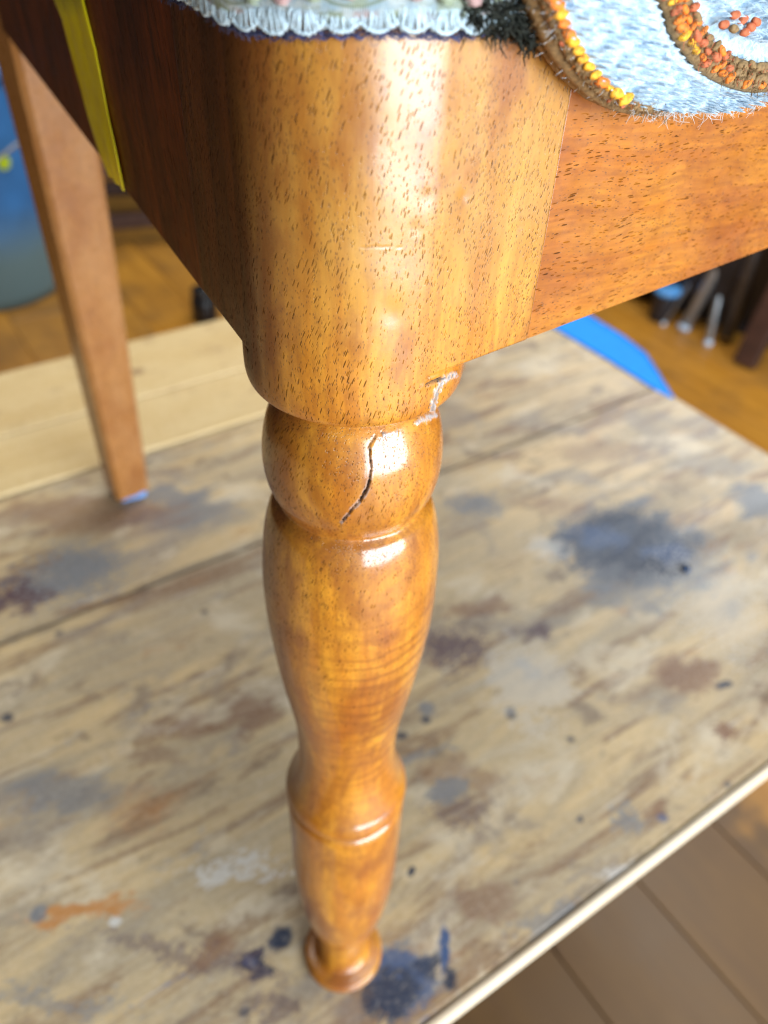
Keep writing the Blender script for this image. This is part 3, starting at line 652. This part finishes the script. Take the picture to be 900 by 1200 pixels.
MO = [plain('yellow_stitch', (.72, .34, .015), .7, .45, 1200), plain('orange_stitch', (.66, .17, .012), .7, .45, 1200), plain('rust_stitch', (.45, .11, .04), .75, .3, 1200), plain('brown_stitch', (.22, .13, .05), .8, .4, 1200)]
def stitch_mesh(seed):
    vs_, fs_ = blob((0, 0, 0), .00110, 1.25, .62, .62, seed, 14, .16)
    return mesh('stitch', vs_, fs_, True)
STM = [[stitch_mesh(s_ * 5 + k) for k in range(3)] for s_ in range(4)]
def stitch(x, y, ang, size, mi, lift=.0006):
    p = pz(x, y) + n2v * lift; me_ = STM[mi][random.randrange(3)]
    o = link('stitch', me_, MO[mi], cloth)
    # local x along the stitch, local y outward from the rail
    d_ = u2v * math.cos(ang) + np.array([0, 0, 1]) * math.sin(ang); nn = n2v; c_ = np.cross(d_, nn)
    m_ = Matrix([[d_[i], nn[i], c_[i]] for i in range(3)]).to_4x4(); m_.translation = Vector(p - np.array(cloth.location)) ; o.matrix_basis = m_ @ Matrix.Diagonal((size, size, size, 1)); return o
def along(curve, step, off=0):
    d_ = np.r_[0, np.cumsum(np.hypot(*np.diff(curve, axis=0).T))]
    for s in np.arange(0, d_[-1], step):
        x = np.interp(s, d_, curve[:, 0]); y = np.interp(s, d_, curve[:, 1]); x2 = np.interp(s + 3, d_, curve[:, 0]); y2 = np.interp(s + 3, d_, curve[:, 1])
        tx, ty = x2 - x, y2 - y; l_ = math.hypot(tx, ty) or 1; yield s, x + ty / l_ * off, y - tx / l_ * off, tx / l_, ty / l_
for s, x, y, tx, ty in along(OC, 12.0, 6):
    if x > 735 or y < -40: continue
    stitch(x + random.uniform(-1, 1), y + random.uniform(-1, 1), random.uniform(-.25, .35), random.choice((.8, 1.0, 1.15, 1.3)), random.choice((0, 0, 0, 1, 1)), .0012)
for s, x, y, tx, ty in along(OC, 17, -3):
    if x > 760 or y < -40: continue
    stitch(x, y, random.uniform(-1.2, 1.2), random.uniform(.35, .6), random.choice((3, 3, 2)), .0004)
for s, x, y, tx, ty in along(IC, 11, 7):
    if y < -30 or x > 890: continue
    stitch(x + random.uniform(-1.5, 1.5), y, random.uniform(-.5, .5), random.uniform(.8, 1.2), random.choice((0, 1, 1, 2) if x < 812 else (1, 2, 3, 3)), .0026)
for off in (17, 27):
    for s, x, y, tx, ty in along(IC, 13, off):
        if y < -30 or x > 890: continue
        stitch(x + random.uniform(-2, 2), y + random.uniform(-2, 2), random.uniform(-.7, .7), random.uniform(.75, 1.15), random.choice((0, 1, 1, 2, 3) if off == 17 else (1, 2, 3)) if x < 845 else 3, .0028)
for s, x, y, tx, ty in along(IC, 14, 11):
    if y < -30 or x > 890: continue
    stitch(x + random.uniform(-3, 3), y + random.uniform(-3, 3), random.uniform(-1.4, 1.4), random.uniform(.4, .6), 3, .0022)
for (x, y) in [(852, 20), (862, 28), (843, 14), (855, 34), (830, 25), (842, 30), (890, 20), (897, 30), (895, 8), (868, 22)]:
    stitch(x, y, random.uniform(-.4, .4), 1.0, random.choice((2, 2, 3)), .0032)
a_ = Acc()
for o_, d_, r_ in ((4, -.0002, .0012), (0, -.0022, .0015), (2, -.0046, .0016)):
    a_.add(tube([pz(x + random.uniform(-1, 1), y) + n2v * d_ for s, x, y, tx, ty in along(OC, 5, o_) if x < 765], r_, 8))
cl_child('border_cord', a_.me('border_cord'), MO[3])
a_ = Acc()
for off, r_ in ((4, .0011), (14, .0013), (24, .0012)):
    a_.add(tube([pz(x, y) + n2v * (.0014 + .0003 * math.sin(s * .5)) for s, x, y, tx, ty in along(IC, 4, off) if x < 905], r_, 8))
cl_child('border_cord', a_.me('border_cord'), MO[3])
for nm, crv, offs, cnt, mi, lim in (('brown_fuzz', IC, (0, 30), 900, 3, 905), ('rust_fuzz', IC, (4, 28), 350, 2, 900), ('brown_fuzz', OC, (-6, 9), 1500, 3, 775), ('orange_fuzz', OC, (0, 9), 260, 1, 740)):
    a_ = Acc(); pts_ = [q for q in along(crv, 1.0, 0) if q[1] < lim and q[2] > -25]
    for k in range(cnt):
        s, x, y, tx, ty = random.choice(pts_); o_ = random.uniform(*offs)
        p = pz(x + ty * o_, y - tx * o_) + n2v * (random.uniform(-.004, .0018) if crv is OC else random.uniform(.0014, .0034)); g1 = u2v * random.gauss(0, 1) + np.array([0, 0, 1]) * random.gauss(-.2, 1) + n2v * random.uniform(0, .8)
        g2 = u2v * random.gauss(0, 1) + np.array([0, 0, 1]) * random.gauss(-.2, 1); L_ = random.uniform(.0004, .0011)
        a_.add(tube([p, p + g1 * L_ * .6, p + (g1 + g2) * L_ * .6], [.00007, .00006, .00003], 4))
    tag(cl_child(nm, a_.me(nm), MO[mi]), kind='stuff')
# wool fuzz on the rim
a_ = Acc()
for s, x, y, tx, ty in along(OC, 1.25, 0):
    if y < -20: continue
    for q in range(2 if y > 95 and x > 740 else 1):
        p = pz(x + random.uniform(-1, 1), y - random.uniform(0, 5)) + n2v * random.uniform(-.004, .001)
        L_ = random.uniform(.0006, .0028) * (1.2 if x > 740 else .6); dx = random.gauss(0, .7)
        g1 = u2v * dx - np.array([0, 0, 1]) + n2v * random.uniform(-.2, .5)
        g2 = u2v * (dx + random.gauss(0, .9)) - np.array([0, 0, random.uniform(-.4, 1)]) + n2v * .3
        if x < 740: g1 = g1 - u2v * .6; g2 = g2 - u2v * .6
        a_.add(tube([p, p + g1 * L_ * .5, p + g1 * L_ * .5 + g2 * L_ * .5], [.00005, .00004, .00002], 4))
tag(cl_child('wool_fuzz', a_.me('wool_fuzz'), plain('wool_fibre', (.62, .66, .68), .8)), kind='stuff')
# ================================================================== blue masking tape on the far end of the bench
pts_t = [(640, 350), (654, 386), (700, 414), (740, 438), (764, 451), (768, 457), (789, 466), (787, 450), (779, 441), (776, 427), (758, 413), (716, 387), (692, 371), (680, 350)]
def tape_top():
    IN = [(.263, .541), (.283, .5385), (.353, .5395), (.425, .538), (.60, .538)]; OUT = [(.263, .5445), (.283, .556), (.297, .564), (.318, .577), (.34, .589), (.375, .596), (.431, .596), (.60, .595)]
    N = 60; vs = []; fs = []
    for i in range(N + 1):
        q = .2631 + (.60 - .2631) * (i / N) ** 1.5
        a_i = float(np.interp(q, *zip(*IN))) + .0008 * mn.noise(Vector((q * 160, 2, 0))); a_o = float(np.interp(q, *zip(*OUT))) + .0016 * mn.noise(Vector((q * 120, 8, 0)))
        for u in (0, .12, .3, .5, .75, 1): vs.append((a_i + (a_o - a_i) * u, q, .0006 + .0006 * math.sin(q * 40 + u * 3) * u - .0006 * u))
    n_ = 6; base = len(vs); vs += [(x - .0001, y, z - .0003) for x, y, z in vs[:base]]
    for i in range(N):
        for k in range(n_ - 1):
            a = i * n_ + k; fs.append((a, a + 1, a + n_ + 1, a + n_)); fs.append((base + a, base + a + n_, base + a + n_ + 1, base + a + 1))
        for k in (0, n_ - 1): a = i * n_ + k; fs.append((a, a + n_, base + a + n_, base + a))
    for i in (0, N):
        for k in range(n_ - 1): a = i * n_ + k; fs.append((a, base + a, base + a + 1, a + 1))
    return mesh('blue_tape', vs, fs, True)
o = link('blue_tape', tape_top(), plain('blue_masking_tape', (.0, .27, .95), .8, .1, 120)); o.rotation_euler = (0, 0, eA)
tag(o, 'bright blue masking tape folded over the far right end of the bench', 'tape')
# small dark tack on the bench
p = at(803, 667); vs_, fs_ = lathe([(.0004, .0004), (.0034, .0005), (.0038, .0010), (.0034, .0020), (.0020, .0030), (.0004, .0034)], 20)
o = link('upholstery_tack', mesh('upholstery_tack', vs_, fs_, True), plain('blued_steel', (.02, .05, .12), .25, .2, 200, Metallic=.7)); o.location = tuple(p)
tag(o, 'tiny dark domed tack lying beside the blue black stain on the bench', 'tack')
# ================================================================== things on the floor behind
# blue bin
c0 = at(5, 372, FZ); vdir = np.array([c0[0] - CAM[0], c0[1] - CAM[1], 0]); vdir /= np.linalg.norm(vdir); RB = .20
bc = c0 + vdir * RB; bc[2] = FZ + .001
binr = empty('blue_bin', tuple(bc)); tag(binr, 'big blue plastic bin on the floor behind the back leg', 'bin')
MBB = plain('blue_bin_plastic', (.03, .16, .42), .5, .25, 12)
_t = MBB.node_tree; _b = _t.nodes['Principled BSDF']; _src = _b.inputs['Base Color'].links[0].from_socket
_sx = _t.nodes.new('ShaderNodeSeparateXYZ'); _t.links.new(_t.nodes['Texture Coordinate'].outputs['Object'], _sx.inputs[0])
_mr = _t.nodes.new('ShaderNodeMapRange'); _mr.interpolation_type = 'SMOOTHSTEP'; _t.links.new(_sx.outputs[2], _mr.inputs[0]); _mr.inputs[1].default_value = .10; _mr.inputs[2].default_value = .26
_mx = _t.nodes.new('ShaderNodeMix'); _mx.data_type = 'RGBA'; _t.links.new(_mr.outputs[0], _mx.inputs[0]); _mx.inputs[6].default_value = (.12, .20, .22, 1); _t.links.new(_src, _mx.inputs[7]); _t.links.new(_mx.outputs[2], _b.inputs['Base Color'])
vs_, fs_ = lathe([(.16, 0), (.172, .004), (.178, .03), (.186, .15), (.192, .30), (.198, .44), (.200, .50), (.192, .50), (.186, .30), (.17, .012)], 64); link('body', mesh('body', vs_, fs_, True), MBB, binr)
vs_, fs_ = lathe([(.196, .492), (.214, .490), (.216, .510), (.210, .516), (.196, .514)], 64); link('rim', mesh('rim', vs_, fs_, True), MBB, binr)
a_ = Acc(); a_.add(tube([(-.21, 0, .48), (-.24, -.12, .40), (-.13, -.21, .33), (0, -.235, .31), (.13, -.21, .33), (.24, -.12, .40), (.21, 0, .48)], .004, 8))
link('handle', a_.me('handle'), plain('bin_wire', (.3, .3, .3), .4, Metallic=.9), binr)
# round yellow green sticker on the bin
ln = at(3, 190, FZ); rdir = ray(3, 190); rdir = rdir / np.linalg.norm(rdir)
oc = CAM - bc; a = rdir[0] ** 2 + rdir[1] ** 2; b_ = 2 * (oc[0] * rdir[0] + oc[1] * rdir[1]); c_ = oc[0] ** 2 + oc[1] ** 2 - .189 ** 2
tt = (-b_ - math.sqrt(max(0, b_ * b_ - 4 * a * c_))) / (2 * a); hp = CAM + rdir * tt - bc; ang0 = math.atan2(hp[1], hp[0])
vs_ = []; fs_ = []
for i in range(7):
    for k in range(24):
        r_ = .015 * i / 6; x_ = r_ * math.cos(2 * PI * k / 24); z_ = r_ * math.sin(2 * PI * k / 24); aa = ang0 + x_ / .19; zz = hp[2] + z_; rr_ = np.interp(zz, [.03, .15, .30, .44], [.178, .186, .192, .198]) + .0015
        vs_.append((rr_ * math.cos(aa), rr_ * math.sin(aa), zz))
for i in range(6):
    for k in range(24): fs_.append((i * 24 + k, i * 24 + (k + 1) % 24, (i + 1) * 24 + (k + 1) % 24, (i + 1) * 24 + k))
link('sticker', mesh('sticker', vs_, fs_, True), plain('lime_sticker', (.45, .60, .02), .4), binr)
# dark low stool behind
g = at(150, 288, FZ); st = empty('low_stool', (g[0], g[1], FZ + .0005), .35); tag(st, 'dark brown low wooden stool in shadow beyond the bench', 'stool')
MS = plain('dark_stained_wood', (.055, .022, .014), .5, .4, 30)
for sx in (-.10, .13):
    for sy in (0, .26): link('leg', frombm('leg', box(sx - .018, sx + .018, sy - .018, sy + .018, 0, .34, .003)), MS, st)
for z0 in (.05, .19):
    for sy in (-.004, .256): link('stretcher', frombm('stretcher', box(-.085, .115, sy - .010, sy + .012, z0, z0 + .04, .003)), MS, st)
link('seat', frombm('seat', box(-.15, .18, -.05, .31, .341, .372, .006)), MS, st)
# small black jar behind the bench
g = at(241, 374, FZ); vs_, fs_ = lathe([(.0005, 0), (.028, .001), (.030, .006), (.030, .05), (.026, .058), (.022, .060), (.022, .062)], 32)
jr = link('black_jar', mesh('black_jar', vs_, fs_, True), plain('black_plastic', (.008, .009, .012), .3)); jr.location = (g[0], g[1], FZ + .001); tag(jr, 'small black lidded jar peeping out below the side rail', 'jar')
vs_, fs_ = lathe([(.001, .0625), (.0255, .0625), (.0265, .065), (.0265, .076), (.024, .079), (.001, .0795)], 32); link('lid', mesh('lid', vs_, fs_, True), plain('black_lid', (.012, .012, .014), .4), jr)
# right side: dark cabinet, metal pipes, plank, blue lid
def onfloor(x, y): return at(x, y, FZ)
pA, pB = onfloor(715, 366), onfloor(900, 438); dd = (pB - pA) / np.linalg.norm(pB - pA); nn = np.array([-dd[1], dd[0], 0]); nn = nn if nn @ (pA - CAM) > 0 else -nn
cab = empty('cabinet', tuple(pA + nn * .11 + np.array([0, 0, .001])), math.atan2(dd[1], dd[0])); tag(cab, 'black shadowed cabinet standing behind the leaning pipes', 'cabinet')
MC = plain('black_painted_cabinet', (.012, .010, .012), .5, .4, 20)
link('body', frombm('body', box(-.30, .9, .0, .4, .05, .9, .004)), MC, cab); link('plinth', frombm('plinth', box(-.28, .88, .03, .38, 0, .0495, .002)), MC, cab)
for k in range(3): 
    d_ = link('door', frombm('door', box(-.29 + k * .395, .095 + k * .395, -.021, -.001, .06, .88, .004)), MC, cab)
    link('handle', frombm('handle', box(.06 + k * .395, .075 + k * .395, -.038, -.0215, .42, .52, .003)), plain('dull_steel', (.25, .25, .26), .35, Metallic=.8) if k == 0 else bpy.data.materials['dull_steel'], d_)
MPI = [plain('grey_galvanised_pipe', (.34, .36, .38), .35, .2, 40, Metallic=.75), plain('dark_steel_pipe', (.10, .10, .11), .35, .2, 40, Metallic=.7)]
def leaner(name, foot_px, top_px, depth_back, rad, mat, cap=None):
    """a tube standing on the floor at foot_px and leaning back to pass top_px"""
    f_ = onfloor(*foot_px) + np.array([0, 0, rad]); tq = ray(*top_px); dplane = nn @ (pA + nn * depth_back); T = CAM + tq * ((dplane - nn @ CAM) / (nn @ tq))
    ax = (T - f_) / np.linalg.norm(T - f_); end = f_ + ax * .75
    o = link(name, None or (lambda v: mesh(name, [Vector(q) - Vector(f_) for q in v[0]], v[1], True))(tube([f_, f_ + ax * .25, f_ + ax * .5, end], rad, 20)), mat); o.location = tuple(f_)
    if cap: 
        q = Acc(); q.add(tube([(0, 0, 0), tuple(-ax * .004), tuple(-ax * .012)], [rad * 1.12, rad * 1.12, rad * .8], 20)); link('end_cap', q.me('end_cap'), cap, o)
    return o
MCAP = plain('pale_end_cap', (.55, .66, .85), .4)
tag(leaner('metal_pipe', (800, 388), (838, 318), .10, .015, MPI[0], MCAP), 'grey metal pipe leaning on the cabinet, nearest the blue lid', 'pipe', 'metal pipes leaning on the cabinet')
tag(leaner('metal_pipe', (829, 404), (843, 345), .10, .009, MPI[0], MCAP), 'thin short grey pipe between two thicker leaning pipes', 'pipe', 'metal pipes leaning on the cabinet')
tag(leaner('metal_pipe', (848, 402), (884, 300), .10, .018, MPI[1]), 'dark thick pipe leaning between the thin pipe and brown post', 'pipe', 'metal pipes leaning on the cabinet')
tag(leaner('metal_pipe', (778, 380), (800, 345), .08, .005, MPI[0], MCAP), 'thinnest metal rod leaning beside the blue lid', 'pipe', 'metal pipes leaning on the cabinet')
# brown post
f_ = onfloor(872, 428); po = link('wooden_post', frombm('wooden_post', box(-.026, .026, -.02, .02, 0, .8, .004)), MS); po.location = (f_[0], f_[1], FZ + .004)
tag(po, 'dark brown wooden post leaning at the far right below the front rail', 'post')
po.rotation_euler = (-.18, .05, math.atan2(dd[1], dd[0]))
# blue lid
g = onplane(782, 340, nn, float(nn @ (pA + nn * .06))); vs_, fs_ = lathe([(.0005, 0), (.028, 0), (.033, .003), (.034, .012), (.031, .015), (.0005, .016)], 36)
tub = empty('blue_pot', (g[0], g[1], FZ + .001)); tag(tub, 'small dark pot with light blue lid beside the pipes', 'pot')
hh = float(g[2] - FZ - .008)
l_ = link('lid', mesh('lid', vs_, fs_, True), plain('light_blue_lid', (.10, .33, .72), .35), tub); l_.location = (0, 0, hh)
vs_, fs_ = lathe([(.0005, 0), (.026, .001), (.028, .006), (.030, hh - .004), (.030, hh - .001)], 36); link('body', mesh('body', vs_, fs_, True), plain('dark_pot', (.015, .015, .02), .4), tub)
